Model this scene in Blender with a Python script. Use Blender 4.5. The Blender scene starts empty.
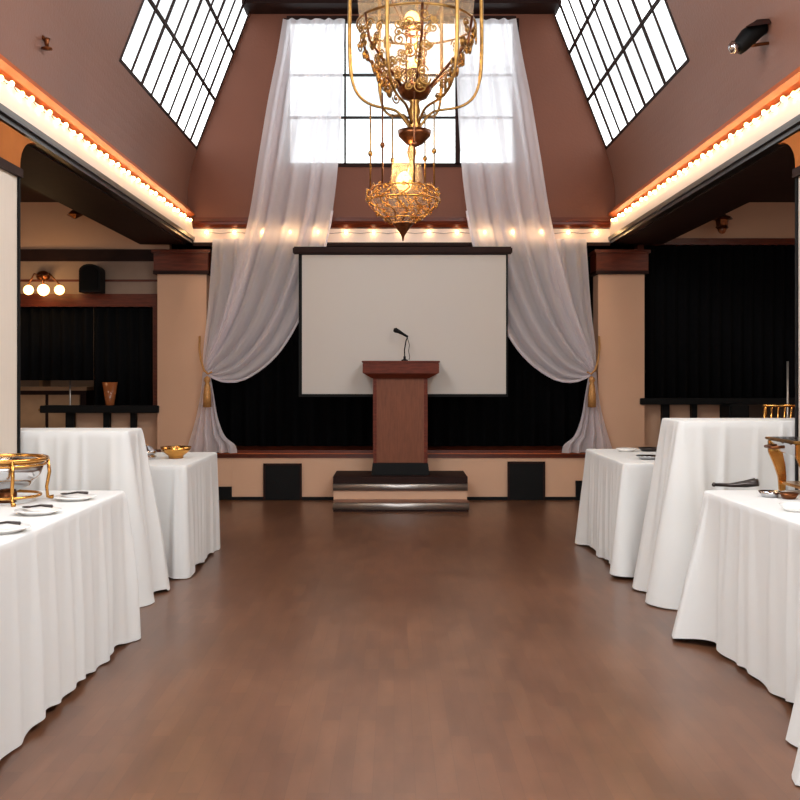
import bpy, bmesh, math, random
from mathutils import Vector, Matrix
PI = math.pi
random.seed(7)
S = bpy.context.scene
C = S.collection
F = 1000.0; CX = 394.0; CY = 375.0; H = 1.35
XC = .08                      # centre line of the room
BK = 10.8                     # back plane of the dance floor
def P(x, y, Y):               # photograph measurement at a known distance -> point in the room
    s = F/Y
    return Vector(((x-CX)/s, Y, H+(CY-y)/s))

# ------------------------------------------------------------------ materials
def srgb(r, g, b):
    f = lambda c: (c/255/12.92) if c/255 <= .04045 else ((c/255+.055)/1.055)**2.4
    return (f(r), f(g), f(b), 1)
def mat(name, col, rough=.5, metal=0, var=0, nscale=8, bump=0, bscale=60, coat=0, stretch=(1,1,1), emit=None, es=0, spec=.5, sheen=0):
    m = bpy.data.materials.new(name); m.use_nodes = True
    n = m.node_tree.nodes; l = m.node_tree.links
    b = n['Principled BSDF']
    b.inputs['Base Color'].default_value = srgb(*col)
    b.inputs['Roughness'].default_value = rough
    b.inputs['Metallic'].default_value = metal
    b.inputs['Coat Weight'].default_value = coat
    b.inputs['Specular IOR Level'].default_value = spec
    b.inputs['Sheen Weight'].default_value = sheen
    if emit:
        b.inputs['Emission Color'].default_value = srgb(*emit); b.inputs['Emission Strength'].default_value = es
    tc = n.new('ShaderNodeTexCoord'); mp = n.new('ShaderNodeMapping')
    mp.inputs['Scale'].default_value = stretch
    l.new(tc.outputs['Object'], mp.inputs['Vector'])
    nz = n.new('ShaderNodeTexNoise'); nz.inputs['Scale'].default_value = nscale; nz.inputs['Detail'].default_value = 4
    l.new(mp.outputs['Vector'], nz.inputs['Vector'])
    cr = n.new('ShaderNodeValToRGB')
    v = var
    c = srgb(*col)
    cr.color_ramp.elements[0].position = .3; cr.color_ramp.elements[1].position = .7
    cr.color_ramp.elements[0].color = tuple(c[i]*(1-v) for i in range(3))+(1,)
    cr.color_ramp.elements[1].color = tuple(min(1, c[i]*(1+v)) for i in range(3))+(1,)
    l.new(nz.outputs['Fac'], cr.inputs['Fac']); l.new(cr.outputs['Color'], b.inputs['Base Color'])
    if bump:
        n2 = n.new('ShaderNodeTexNoise'); n2.inputs['Scale'].default_value = bscale
        l.new(mp.outputs['Vector'], n2.inputs['Vector'])
        bp = n.new('ShaderNodeBump'); bp.inputs['Strength'].default_value = bump; bp.inputs['Distance'].default_value = .01
        l.new(n2.outputs['Fac'], bp.inputs['Height']); l.new(bp.outputs['Normal'], b.inputs['Normal'])
    return m
M = {}
M['slope'] = mat('brown_plaster', (128,90,75), .55, var=.05, nscale=1.2, bump=.25, bscale=45)
M['endbrown'] = mat('red_brown_plaster', (112,62,40), .6, var=.06, nscale=1.5, bump=.15, bscale=40)
M['cream'] = mat('cream_paint', (210,170,140), .6, var=.03, nscale=2)
M['fascia'] = mat('fascia_paint', (236,216,204), .6, var=.03, nscale=2)
M['pier'] = mat('pier_wallpaper', (216,204,190), .6, var=.03, nscale=4, stretch=(30,30,1))
M['grey_wall'] = mat('grey_brown_paint', (150,128,112), .7, var=.05)
M['wood'] = mat('red_mahogany', (92,38,20), .3, var=.3, nscale=6, stretch=(1,1,8), spec=.3)
M['crown'] = mat('orange_stained_wood', (176,88,44), .5, var=.12, nscale=5, stretch=(8,.6,8), spec=.3)
M['capital'] = mat('honey_wood', (168,98,44), .7, var=.12, nscale=5, spec=.15)
M['lectern'] = mat('walnut_veneer', (118,70,48), .5, var=.16, nscale=14, stretch=(6,6,.6), spec=.25)
M['lectern_top'] = mat('dark_mahogany', (98,42,26), .5, var=.25, nscale=10, stretch=(1,6,6), spec=.2)
M['dark'] = mat('dark_stained_wood', (40,22,18), .6, var=.2, spec=.15)
M['black'] = mat('black_paint', (13,14,15), .6, var=.1, spec=.15)
M['drape'] = mat('black_velour', (13,14,16), .95, var=.1, nscale=20, spec=.1)
M['cloth'] = mat('white_polyester', (213,214,212), .8, var=.01, nscale=3, bump=.06, bscale=220, sheen=.2)
M['napkin'] = mat('white_linen', (240,238,234), .8, var=.02)
M['screen'] = mat('projection_vinyl', (200,196,190), .8, spec=.1)
M['gold'] = mat('polished_gold', (214,158,84), .22, 1, var=.15, nscale=20)
M['brass'] = mat('antique_brass', (158,120,66), .36, 1, var=.3, nscale=30)
M['bronze'] = mat('dark_bronze', (112,66,38), .35, .9, var=.3, nscale=30)
M['steel'] = mat('polished_steel', (200,200,202), .16, 1, var=.04)
M['alu'] = mat('brushed_aluminium', (176,172,168), .36, .9, var=.05, nscale=12, stretch=(.3,20,20))
M['darksteel'] = mat('dark_steel', (70,64,62), .3, .8, var=.1)
M['china'] = mat('white_china', (244,243,240), .2, var=.01)
M['tan'] = mat('tan_laminate', (176,140,104), .5, var=.1)
M['rope'] = mat('gold_rope', (190,140,82), .5, .3, var=.2, nscale=80)
M['amber'] = mat('amber_glass', (150,88,50), .15, var=.15)
M['globe'] = mat('glowing_globe', (255,230,190), .4, emit=(255,190,110), es=9)
M['bulb'] = mat('warm_bulb', (255,225,170), .4, emit=(255,205,125), es=30)
M['lampwarm'] = mat('frosted_lamp', (255,220,160), .4, emit=(255,196,105), es=4)

def mix_mat(name, build):
    m = bpy.data.materials.new(name); m.use_nodes = True
    n = m.node_tree.nodes; l = m.node_tree.links; n.clear()
    out = n.new('ShaderNodeOutputMaterial'); sh = build(n, l); l.new(sh, out.inputs['Surface'])
    return m
def mk_sheer(n, l):
    t = n.new('ShaderNodeBsdfTransparent'); t.inputs[0].default_value = (.97,.97,1,1)
    d = n.new('ShaderNodeBsdfDiffuse'); d.inputs[0].default_value = srgb(248,244,248)
    tr = n.new('ShaderNodeBsdfTranslucent'); tr.inputs[0].default_value = srgb(252,249,254)
    m1 = n.new('ShaderNodeMixShader'); m1.inputs[0].default_value = .55
    l.new(d.outputs[0], m1.inputs[1]); l.new(tr.outputs[0], m1.inputs[2])
    # weave: threads seen edge-on hide more
    lw = n.new('ShaderNodeLayerWeight'); lw.inputs['Blend'].default_value = .35
    mr = n.new('ShaderNodeMapRange'); mr.inputs['From Min'].default_value = 0; mr.inputs['From Max'].default_value = .8
    mr.inputs['To Min'].default_value = .78; mr.inputs['To Max'].default_value = .96
    l.new(lw.outputs['Facing'], mr.inputs['Value'])
    m2 = n.new('ShaderNodeMixShader'); l.new(mr.outputs['Result'], m2.inputs[0])
    l.new(t.outputs[0], m2.inputs[1]); l.new(m1.outputs[0], m2.inputs[2])
    return m2.outputs[0]
M['sheer'] = mix_mat('white_voile', mk_sheer)
def mk_pane(n, l):
    t = n.new('ShaderNodeBsdfTransparent'); t.inputs[0].default_value = (.93,.96,.96,1)
    g = n.new('ShaderNodeBsdfGlossy'); g.inputs['Roughness'].default_value = .1; g.inputs[0].default_value = (.8,.8,.8,1)
    m2 = n.new('ShaderNodeMixShader'); m2.inputs[0].default_value = .08
    l.new(t.outputs[0], m2.inputs[1]); l.new(g.outputs[0], m2.inputs[2]); return m2.outputs[0]
M['pane'] = mix_mat('window_glass', mk_pane)
def mk_shade(n, l):
    t = n.new('ShaderNodeBsdfTransparent'); t.inputs[0].default_value = (1,.97,.93,1)
    tr = n.new('ShaderNodeBsdfTranslucent'); tr.inputs[0].default_value = srgb(255,236,214)
    g = n.new('ShaderNodeBsdfGlossy'); g.inputs['Roughness'].default_value = .25
    tc = n.new('ShaderNodeTexCoord')
    vo = n.new('ShaderNodeTexVoronoi'); vo.inputs['Scale'].default_value = 26
    l.new(tc.outputs['Object'], vo.inputs['Vector'])
    sep = n.new('ShaderNodeSeparateXYZ'); l.new(tc.outputs['Object'], sep.inputs[0])
    mr = n.new('ShaderNodeMapRange'); mr.inputs['From Min'].default_value = .1; mr.inputs['From Max'].default_value = .5
    mr.inputs['To Min'].default_value = .3; mr.inputs['To Max'].default_value = .16
    l.new(vo.outputs['Distance'], mr.inputs['Value'])
    m1 = n.new('ShaderNodeMixShader'); m1.inputs[0].default_value = .06
    l.new(tr.outputs[0], m1.inputs[1]); l.new(g.outputs[0], m1.inputs[2])
    m2 = n.new('ShaderNodeMixShader'); l.new(mr.outputs['Result'], m2.inputs[0])
    l.new(t.outputs[0], m2.inputs[1]); l.new(m1.outputs[0], m2.inputs[2]); return m2.outputs[0]
M['shade'] = mix_mat('etched_glass', mk_shade)

def floor_mat():
    m = bpy.data.materials.new('parquet'); m.use_nodes = True
    n = m.node_tree.nodes; l = m.node_tree.links; b = n['Principled BSDF']
    tc = n.new('ShaderNodeTexCoord'); mp = n.new('ShaderNodeMapping'); mp.inputs['Rotation'].default_value = (0,0,PI/2)
    l.new(tc.outputs['Object'], mp.inputs['Vector'])
    br = n.new('ShaderNodeTexBrick'); br.inputs['Scale'].default_value = 1
    br.inputs['Brick Width'].default_value = .34; br.inputs['Row Height'].default_value = .07
    br.inputs['Mortar Size'].default_value = .0008; br.inputs['Mortar Smooth'].default_value = .4
    br.inputs['Color1'].default_value = srgb(106,71,50); br.inputs['Color2'].default_value = srgb(95,62,44)
    br.inputs['Mortar'].default_value = srgb(84,54,38); br.inputs['Bias'].default_value = 0
    l.new(mp.outputs['Vector'], br.inputs['Vector'])
    nz = n.new('ShaderNodeTexNoise'); nz.inputs['Scale'].default_value = .9; nz.inputs['Detail'].default_value = 5
    l.new(tc.outputs['Object'], nz.inputs['Vector'])
    gr = n.new('ShaderNodeTexNoise'); gr.inputs['Scale'].default_value = 3; gr.inputs['Detail'].default_value = 6
    m2 = n.new('ShaderNodeMapping'); m2.inputs['Scale'].default_value = (5,1.2,1); l.new(tc.outputs['Object'], m2.inputs['Vector']); l.new(m2.outputs['Vector'], gr.inputs['Vector'])
    mr = n.new('ShaderNodeMapRange'); mr.inputs['From Min'].default_value = .3; mr.inputs['From Max'].default_value = .7; mr.inputs['To Min'].default_value = .82; mr.inputs['To Max'].default_value = 1.2
    l.new(nz.outputs['Fac'], mr.inputs['Value'])
    mr2 = n.new('ShaderNodeMapRange'); mr2.inputs['From Min'].default_value = .3; mr2.inputs['From Max'].default_value = .7; mr2.inputs['To Min'].default_value = .88; mr2.inputs['To Max'].default_value = 1.12
    l.new(gr.outputs['Fac'], mr2.inputs['Value'])
    mu = n.new('ShaderNodeMath'); mu.operation = 'MULTIPLY'; l.new(mr.outputs[0], mu.inputs[0]); l.new(mr2.outputs[0], mu.inputs[1])
    vm = n.new('ShaderNodeVectorMath'); vm.operation = 'SCALE'
    l.new(br.outputs['Color'], vm.inputs[0]); l.new(mu.outputs[0], vm.inputs['Scale']); l.new(vm.outputs[0], b.inputs['Base Color'])
    r = n.new('ShaderNodeMapRange'); r.inputs['From Min'].default_value = .3; r.inputs['From Max'].default_value = .7; r.inputs['To Min'].default_value = .28; r.inputs['To Max'].default_value = .31
    l.new(nz.outputs['Fac'], r.inputs['Value']); l.new(r.outputs[0], b.inputs['Roughness'])
    bp = n.new('ShaderNodeBump'); bp.inputs['Strength'].default_value = .0; bp.inputs['Distance'].default_value = .001
    l.new(gr.outputs['Fac'], bp.inputs['Height']); l.new(bp.outputs['Normal'], b.inputs['Normal'])
    return m
M['floor'] = floor_mat()

# ------------------------------------------------------------------ mesh helpers
def nb(): return bmesh.new()
def add_box(bm, x0, x1, y0, y1, z0, z1, T=None):
    vs = [bm.verts.new(Vector(p) if T is None else T @ Vector(p)) for p in
          [(x0,y0,z0),(x1,y0,z0),(x1,y1,z0),(x0,y1,z0),(x0,y0,z1),(x1,y0,z1),(x1,y1,z1),(x0,y1,z1)]]
    for f in [(0,3,2,1),(4,5,6,7),(0,1,5,4),(1,2,6,5),(2,3,7,6),(3,0,4,7)]: bm.faces.new([vs[i] for i in f])
    return bm
def add_frustum(bm, a, b, z0, z1):   # a,b = (x0,x1,y0,y1)
    q = lambda r, z: [bm.verts.new(p) for p in [(r[0],r[2],z),(r[1],r[2],z),(r[1],r[3],z),(r[0],r[3],z)]]
    v0, v1 = q(a, z0), q(b, z1)
    bm.faces.new(v0[::-1]); bm.faces.new(v1)
    for i in range(4): j = (i+1) % 4; bm.faces.new([v0[i], v0[j], v1[j], v1[i]])
    return bm
def add_prism(bm, pts, fn, a, b):    # pts 2D polygon, fn(p,t)->3D
    v0 = [bm.verts.new(fn(p, a)) for p in pts]; v1 = [bm.verts.new(fn(p, b)) for p in pts]
    n = len(pts)
    bm.faces.new(v0); bm.faces.new(v1[::-1])
    for i in range(n): j = (i+1) % n; bm.faces.new([v0[i], v1[i], v1[j], v0[j]])
    bmesh.ops.recalc_face_normals(bm, faces=bm.faces[:])
    return bm
def add_tube(bm, pts, r, seg=8, closed=False):
    pts = [Vector(p) for p in pts]; n = len(pts)
    rr = r if isinstance(r, (list, tuple)) else [r]*n
    rings = []; up = None
    for i, p in enumerate(pts):
        if closed: t = pts[(i+1) % n]-pts[i-1]
        else: t = pts[min(i+1, n-1)]-pts[max(i-1, 0)]
        t.normalize()
        if up is None:
            up = Vector((0,0,1)) if abs(t.z) < .9 else Vector((1,0,0))
        u = (up - t*up.dot(t)).normalized(); up = u; w = t.cross(u)
        rings.append([bm.verts.new(p+(u*math.cos(2*PI*k/seg)+w*math.sin(2*PI*k/seg))*rr[i]) for k in range(seg)])
    m = n if closed else n-1
    for i in range(m):
        a, b = rings[i], rings[(i+1) % n]
        for k in range(seg): bm.faces.new([a[k], a[(k+1) % seg], b[(k+1) % seg], b[k]])
    if not closed: bm.faces.new(rings[0][::-1]); bm.faces.new(rings[-1])
    return bm
def add_lathe(bm, prof, c=(0,0,0), seg=32, cap=False):
    c = Vector(c); rings = []
    for r, z in prof:
        rings.append([bm.verts.new(c+Vector((max(r,1e-4)*math.cos(2*PI*k/seg), max(r,1e-4)*math.sin(2*PI*k/seg), z))) for k in range(seg)])
    for a, b in zip(rings, rings[1:]):
        for k in range(seg): bm.faces.new([a[k], a[(k+1) % seg], b[(k+1) % seg], b[k]])
    if cap: bm.faces.new(rings[0][::-1]); bm.faces.new(rings[-1])
    return bm
def add_ball(bm, c, r, sc=(1,1,1), u=14, v=9):
    bmesh.ops.create_uvsphere(bm, u_segments=u, v_segments=v, radius=r,
        matrix=Matrix.Translation(c) @ Matrix.Diagonal((sc[0],sc[1],sc[2],1)))
    return bm
def obj(name, bm, m, parent=None, smooth=False, bevel=0):
    if bevel:
        bmesh.ops.bevel(bm, geom=[e for e in bm.edges], offset=bevel, segments=2, affect='EDGES', clamp_overlap=True)
    me = bpy.data.meshes.new(name); bm.normal_update(); bm.to_mesh(me); bm.free()
    if smooth:
        for p in me.polygons: p.use_smooth = True
    me.materials.append(M[m])
    o = bpy.data.objects.new(name, me); C.objects.link(o)
    if parent:
        o.parent = parent
        o.location = -parent.location if parent.rotation_euler.z == 0 and parent.parent is None and parent.type == 'EMPTY' and parent.get('_w') else (0,0,0)
    return o
def tag(o, label, cat, group=None):
    o['label'] = label; o['category'] = cat
    if group: o['group'] = group
    return o
def thing(name, label, cat, loc=(0,0,0), rz=0, group=None, world=False):
    # world=True: the parts are given in room coordinates
    o = bpy.data.objects.new(name, None); C.objects.link(o); o.empty_display_size = .1
    o.location = loc; o.rotation_euler = (0,0,rz)
    tag(o, label, cat, group)
    if world: o['_w'] = 1
    return o
def struct(name, bm, m, parent=None, **k):
    o = obj(name, bm, m, parent, **k)
    if not parent: o['kind'] = 'structure'
    return o
def origin(o, loc):                  # move a single mesh's origin to its base
    loc = Vector(loc); o.data.transform(Matrix.Translation(-loc)); o.location = loc; return o
def dup(root, loc, rz=None, label=None, group=None):
    r = root.copy(); C.objects.link(r); r.location = loc
    if rz is not None: r.rotation_euler = (0,0,rz)
    if label: r['label'] = label
    if group: r['group'] = group
    for ch in list(root.children):
        c = ch.copy(); C.objects.link(c); c.parent = r
        for g in list(ch.children):
            d = g.copy(); C.objects.link(d); d.parent = c
    return r

# ------------------------------------------------------------------ the room
Y0 = -4.0; XO = 5.6; ZA = 3.25; ZS0 = 3.03; ZS1 = 3.78; ZS2 = 5.30
XL0, XL1, XL2 = 2.30, 2.21, 1.62
SK0, SK1 = 7.76, 10.79
struct('floor', add_box(nb(), -XO, XO, Y0, 13.6, -.1, 0), 'floor')
def sx(z):
    return XL0+.148*(z-ZS0)-.357*(z-ZS0)**2 if z < ZS1 else XL1+(XL2-XL1)*(z-ZS1)/(ZS2-ZS1)
for sg, nm in ((-1,'left'), (1,'right')):
    # sloping cupola side: vertical band, and raking plane with two skylight openings
    bm = nb()
    def slab(z0, z1, y0, y1, th=.1):
        if z1 <= ZS1:
            zs = [z0+(z1-z0)*k/10 for k in range(11)]
            pts = [(sx(max(z,ZS0)), z) for z in zs]
            add_prism(bm, pts+[(p[0]+.1, p[1]) for p in pts[::-1]], lambda p, t: (XC+sg*p[0], t, p[1]), y0, y1); return
        x0, x1 = sx(z0), sx(z1)
        def fn(p, t): return (XC+sg*p[0], t, p[1])
        add_prism(bm, [(x0,z0),(x1,z1),(x1+th,z1),(x0+th,z0)], fn, y0, y1)
    slab(ZS0-.08, ZS1, Y0, BK+.1)
    slab(ZS1, ZS2+.12, SK1, BK+.1, .012); slab(ZS1, ZS2+.12, 5.4, SK0); slab(ZS1, ZS2+.12, Y0, .2)
    struct('wall_cupola_'+nm, bm, 'slope')
    # skylights
    for wi, (a, b, nbar) in enumerate(((SK0, SK1, 9), (.2, 5.4, 14))):
        w = bpy.data.objects.new('window_%d' % ((1 if sg < 0 else 2)+wi*2), None); C.objects.link(w); w['kind'] = 'structure'
        w.location = (0,0,0)
        bm = nb()
        def bar(z0, z1, y0, y1, d0=.0, d1=.012):
            add_prism(bm, [(sx(z0)+d0,z0),(sx(z1)+d0,z1),(sx(z1)+d1,z1),(sx(z0)+d1,z0)], lambda p, t: (XC+sg*p[0], t, p[1]), y0, y1)
        zt = ZS2+.1
        for k in range(nbar+1):
            y = a+(b-a)*k/nbar; wd = .015 if k % 2 else .026
            bar(ZS1, zt, y-wd, y+wd)
        for z in (ZS1+.012, 4.31, 4.82, zt): bar(z-.012, z+.012, a, b, -.004, .012)
        struct('window_frame', bm, 'dark', w)
        bm = nb()
        vs = [bm.verts.new(p) for p in [(XC+sg*(sx(ZS1)+.02),a,ZS1),(XC+sg*(sx(ZS1)+.02),b,ZS1),(XC+sg*(sx(zt)+.02),b,zt),(XC+sg*(sx(zt)+.02),a,zt)]]
        bm.faces.new(vs); struct('pane', bm, 'pane', w)
    # crown moulding along the foot of the slope
    prof = [(2.30,3.04),(2.26,3.05),(2.225,3.075),(2.235,3.10),(2.27,3.115),(2.285,3.15),(2.31,3.15),(2.31,3.04)]
    bm = nb(); add_prism(bm, prof, lambda p, t: (XC+sg*p[0], t, p[1]), Y0, BK-.02)
    struct('trim_crown_'+nm, bm, 'crown')
    # beam: cream fascia on a dark beam
    bm = nb(); add_box(bm, min(XC+sg*2.25,XC+sg*2.32), max(XC+sg*2.25,XC+sg*2.32), Y0, BK, 2.84, 3.0)
    struct('trim_fascia_'+nm, bm, 'fascia')
    bm = nb(); add_box(bm, min(XC+sg*2.325,XC+sg*2.82), max(XC+sg*2.325,XC+sg*2.82), Y0, BK, 2.76, ZA)
    struct('wall_beam_'+nm, bm, 'dark')
    bm = nb(); add_prism(bm, [(2.235,2.80),(2.235,2.84),(2.33,2.84),(2.33,2.77),(2.255,2.77),(2.255,2.80)], lambda p, t: (XC+sg*p[0], t, p[1]), Y0, BK)
    struct('trim_lip_'+nm, bm, 'darksteel')
    bm = nb(); add_box(bm, min(XC+sg*2.8,sg*XO), max(XC+sg*2.8,sg*XO), Y0, 11.15, ZA, ZA+.1)
    struct('ceiling_aisle_'+nm, bm, 'dark')
    bm = nb(); add_box(bm, min(sg*XO,sg*(XO+.1)), max(sg*XO,sg*(XO+.1)), Y0, 13.6, 0, ZA)
    struct('wall_'+nm, bm, 'cream')
struct('ceiling', add_box(nb(), XC-XL2-.1, XC+XL2+.1, Y0, BK+.1, ZS2+.1, ZS2+.2), 'slope')
struct('wall_front', add_box(nb(), -XO, XO, Y0-.1, Y0, 0, 5.6), 'cream')

# back gable wall with its window (z 3.62 .. 5.2)
WX0, WX1, WZ0, WZ1 = XC-1.24, XC+1.24, 3.62, 5.2
bm = nb(); yb0, yb1 = BK+.02, BK+.12
zz = [3.0,3.2,3.4,WZ0]
fy = lambda p, t: (p[0], t, p[1])
add_prism(bm, [(XC-sx(max(z,ZS0))-.004,z) for z in zz]+[(XC+sx(max(z,ZS0))+.004,z) for z in zz[::-1]], fy, yb0, yb1)
for sg in (-1, 1):
    add_prism(bm, [(XC+sg*1.24,WZ0),(XC+sg*(sx(WZ0)+.004),WZ0),(XC+sg*(sx(ZS1)+.004),ZS1),(XC+sg*(sx(5.45)+.004),5.45),(XC+sg*1.24,5.45)], fy, yb0, yb1)
add_box(bm, WX0, WX1, yb0, yb1, WZ1, 5.45)
struct('wall_back_gable', bm, 'endbrown')
w = bpy.data.objects.new('window_5', None); C.objects.link(w); w['kind'] = 'structure'
bm = nb()
for x in (WX0, WX1): add_box(bm, x-.03, x+.03, BK-.01, BK+.1, WZ0, WZ1)
for x, h in ((XC-.61, .009), (XC+.61, .026)): add_box(bm, x-h, x+h, BK, BK+.08, WZ0, WZ1)
for z, h in ((WZ0, .02), (4.14, .005), (4.6, .004), (WZ1, .03)): add_box(bm, WX0, WX1, BK, BK+.08, z-h, z+h)
struct('window_frame', bm, 'dark', w)
bm = nb(); add_box(bm, WX0, WX1, BK+.05, BK+.056, WZ0, WZ1); struct('pane', bm, 'pane', w)
bm = nb()
add_box(bm, XC-1.66, XC+1.66, 10.42, BK+.05, 5.29, 5.42); add_box(bm, XC-1.68, XC+1.68, 10.5, BK+.05, 5.255, 5.29)
add_box(bm, XC-1.66, XC+1.66, 10.34, BK, 5.34, 5.38)
struct('trim_header', bm, 'dark')
# crown, cream band and header below the gable
struct('trim_crown_back', add_prism(nb(), [(BK+.05,2.93),(BK-.03,2.94),(BK-.055,2.97),(BK-.04,2.995),(BK-.02,3.01),(BK-.02,3.05),(BK+.05,3.06)], lambda p, t: (t, p[0], p[1]), XC-2.26, XC+2.26), 'wood')
struct('trim_fascia_back', add_box(nb(), XC-2.25, XC+2.25, BK, BK+.1, 2.78, 2.93), 'fascia')
struct('trim_lip_back', add_box(nb(), XC-2.25, XC+2.25, BK-.02, BK+.1, 2.745, 2.78), 'dark')
# stage alcove
struct('wall_alcove', add_box(nb(), XC-2.7, XC+2.7, 12.2, 12.3, 0, 3), 'drape')
struct('ceiling_alcove', add_box(nb(), XC-2.7, XC+2.7, BK+.1, 12.2, 2.9, 3.0), 'black')
# aisle back walls
AW = 11.0
bm = nb(); add_box(bm, -XO, XC-2.55, AW, AW+.12, 2.73, ZA); struct('wall_back_left', bm, 'cream')
bm = nb(); add_box(bm, XC+2.55, XO, AW, AW+.12, 2.85, ZA); struct('wall_back_right', bm, 'cream')
struct('trim_1', add_box(nb(), -XO, XC-2.58, AW-.03, AW+.12, 2.60, 2.73), 'dark')
struct('wall_back_left_upper', add_box(nb(), -XO, XC-2.58, AW, AW+.12, 2.24, 2.60), 'grey_wall')
struct('trim_2', add_box(nb(), -XO, XC-2.58, AW-.012, AW, 2.375, 2.40), 'wood')
struct('trim_3', add_box(nb(), -XO, XC-2.62, AW-.03, AW+.12, 2.10, 2.24), 'wood')
struct('trim_4', add_box(nb(), XC+2.58, XO, AW-.03, AW+.12, 2.78, 2.85), 'wood')
struct('trim_5', add_box(nb(), -2.64, -2.56, AW-.04, AW+.12, .98, 2.24), 'wood')
struct('trim_6', add_box(nb(), 2.67, 2.74, AW-.04, AW+.12, 1.06, 2.80), 'wood')
struct('wall_back_left_lower', add_box(nb(), -3.5, XC-2.55, AW+.01, AW+.12, 0, .97), 'cream')
struct('wall_back_right_lower', add_box(nb(), XC+2.55, 3.72, AW+.01, AW+.12, 0, 1.05), 'cream')
struct('wall_rear_room', add_box(nb(), -XO, XO, 13.5, 13.6, 0, ZA), 'grey_wall')
struct('wall_rear_room_divider', add_box(nb(), XC-2.72, XC-2.70, AW+.12, 13.5, 0, ZA), 'dark')
struct('wall_rear_room_partition', add_box(nb(), XC+2.70, XC+2.72, AW+.12, 13.5, 0, ZA), 'dark')
struct('ceiling_rear_room', add_box(nb(), -XO, XO, AW+.12, 13.6, ZA, ZA+.1), 'dark')
struct('wall_back_roof', add_box(nb(), -XO, XO, 12.3, 12.35, ZA, 3.4), 'dark')

# columns
def column(x0, x1, y0, y1, z0, zc0, zc1, label, m, flare, cm):
    cx, cy = (x0+x1)/2, (y0+y1)/2
    t = thing('column', label, 'column', (cx, cy, z0), world=True)
    obj('shaft', add_box(nb(), x0, x1, y0, y1, z0, zc0), m, t)
    if flare:
        bm = nb(); pts = [(y0, zc0), (y1, zc0)]
        for k in range(9): a = PI/2*k/8; pts.append((y1+.27*(1-math.cos(a)), zc0+.02+(zc1-zc0-.02)*math.sin(a)))
        pts.append((y0, zc1))
        add_prism(bm, pts, lambda p, tt: (tt, p[0], p[1]), x0-.015, x1+.015)
        obj('capital', bm, cm, t)
        obj('collar', add_box(nb(), x0-.025, x1+.025, y0-.01, y1+.02, zc0-.05, zc0), 'dark', t)
        # thin dark edge strip down the back arris
        xs = x1 if cx < 0 else x0
        obj('edge_strip', add_box(nb(), xs-.012, xs+.012, y1-.012, y1+.012, z0, zc0-.05), 'black', t)
    else:
        bm = nb(); add_box(bm, x0-.03, x1+.03, y0-.05, y1, zc0+.03, zc1-.03); add_box(bm, x0-.05, x1+.05, y0-.07, y1, zc1-.035, zc1)
        obj('capital', bm, cm, t)
        obj('collar', add_box(nb(), x0-.035, x1+.035, y0-.055, y1, zc0, zc0+.035), 'dark', t)
    return t
column(-2.56, -2.03, BK+.02, BK+.3, .545, 2.44, 2.70, 'cream wall column left of the stage with mahogany capital', 'cream', False, 'wood')
column(2.21, 2.71, BK+.02, BK+.3, .545, 2.44, 2.70, 'cream wall column right of the stage with mahogany capital', 'cream', False, 'wood')
column(-2.74, -2.19, 5.3, 5.82, 0, 2.55, 2.755, 'pale striped pier at far left edge with curved orange wood capital', 'pier', True, 'capital')
column(2.35, 2.9, 5.3, 5.82, 0, 2.55, 2.755, 'pale pier at far right edge with curved orange wood capital', 'pier', True, 'capital')

# ------------------------------------------------------------------ stage
t = thing('stage', 'low raised stage with cream front panels and mahogany nosing', 'stage', (XC, BK, 0), world=True)
SX0, SX1 = -2.78, 2.90
obj('deck', add_box(nb(), SX0, SX1, BK+.02, 12.2, .44, .53), 'wood', t)
bm = nb(); add_box(bm, SX0, SX1, BK-.03, BK+.1, .505, .54); add_box(bm, SX0, SX1, BK-.012, BK+.02, .455, .50)
obj('nosing', bm, 'wood', t)
obj('edge_strip', add_box(nb(), SX0, SX1, BK-.036, BK-.03, .498, .508), 'crown', t)
bm = nb(); add_box(bm, SX0, SX1, BK, BK+.05, .03, .455)
for x in (-1.75,-1.0,-.68,.72,1.22,1.64): add_box(bm, x-.006, x+.006, BK-.004, BK, .05, .45)
obj('front_panel', bm, 'cream', t)
obj('kick_board', add_box(nb(), SX0, SX1, BK-.012, BK+.05, 0, .035), 'black', t)
for x0, x1, z1 in ((-1.40,-1.00,.39),(1.23,1.62,.41),(-2.1,-1.75,.145),(1.96,2.1,.21)):
    bm = nb(); add_box(bm, x0, x1, BK-.03, BK, .005, z1); g = obj('vent_panel', bm, 'black', t)
    bm = nb()
    if x1-x0 > .3 and z1 > .3:
        for a in ((x0-.008,x0+.014,.005,z1+.008),(x1-.014,x1+.008,.005,z1+.008),(x0,x1,z1-.014,z1+.008)): add_box(bm, a[0], a[1], BK-.036, BK-.028, a[2], a[3])
        f = obj('vent_frame', bm, 'dark', None); f.parent = g
# steps
t = thing('step_unit', 'two step stair unit with metal nosings in front of the stage', 'steps', (.08, 9.87, 0), world=True)
a0, a1 = -.612, .74; b0_, b1_ = -.60, .735
obj('lower_step', add_box(nb(), b0_, b1_, 9.87, 10.14, 0, .078), 'dark', t)
obj('tread', add_box(nb(), b0_-.005, b1_+.005, 9.88, 10.14, .078, .09), 'wood', t)
obj('upper_step', add_box(nb(), a0, a1, 10.14, BK-.04, 0, .305), 'cream', t)
obj('tread', add_box(nb(), a0-.005, a1+.005, 10.125, BK-.04, .305, .32), 'dark', t)
obj('tread_moulding', add_box(nb(), a0-.005, a1+.005, 10.125, 10.14, .25, .305), 'dark', t)
for q0, q1, yf, zt in ((b0_, b1_, 9.87, .09), (a0, a1, 10.125, .25)):
    n1 = obj('nosing', add_prism(nb(), [(yf,zt),(yf-.012,zt-.008),(yf-.016,zt-.035),(yf-.010,zt-.066),(yf,zt-.072)], lambda p, q: (q, p[0], p[1]), q0-.006, q1+.006), 'alu', t, True)

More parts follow.
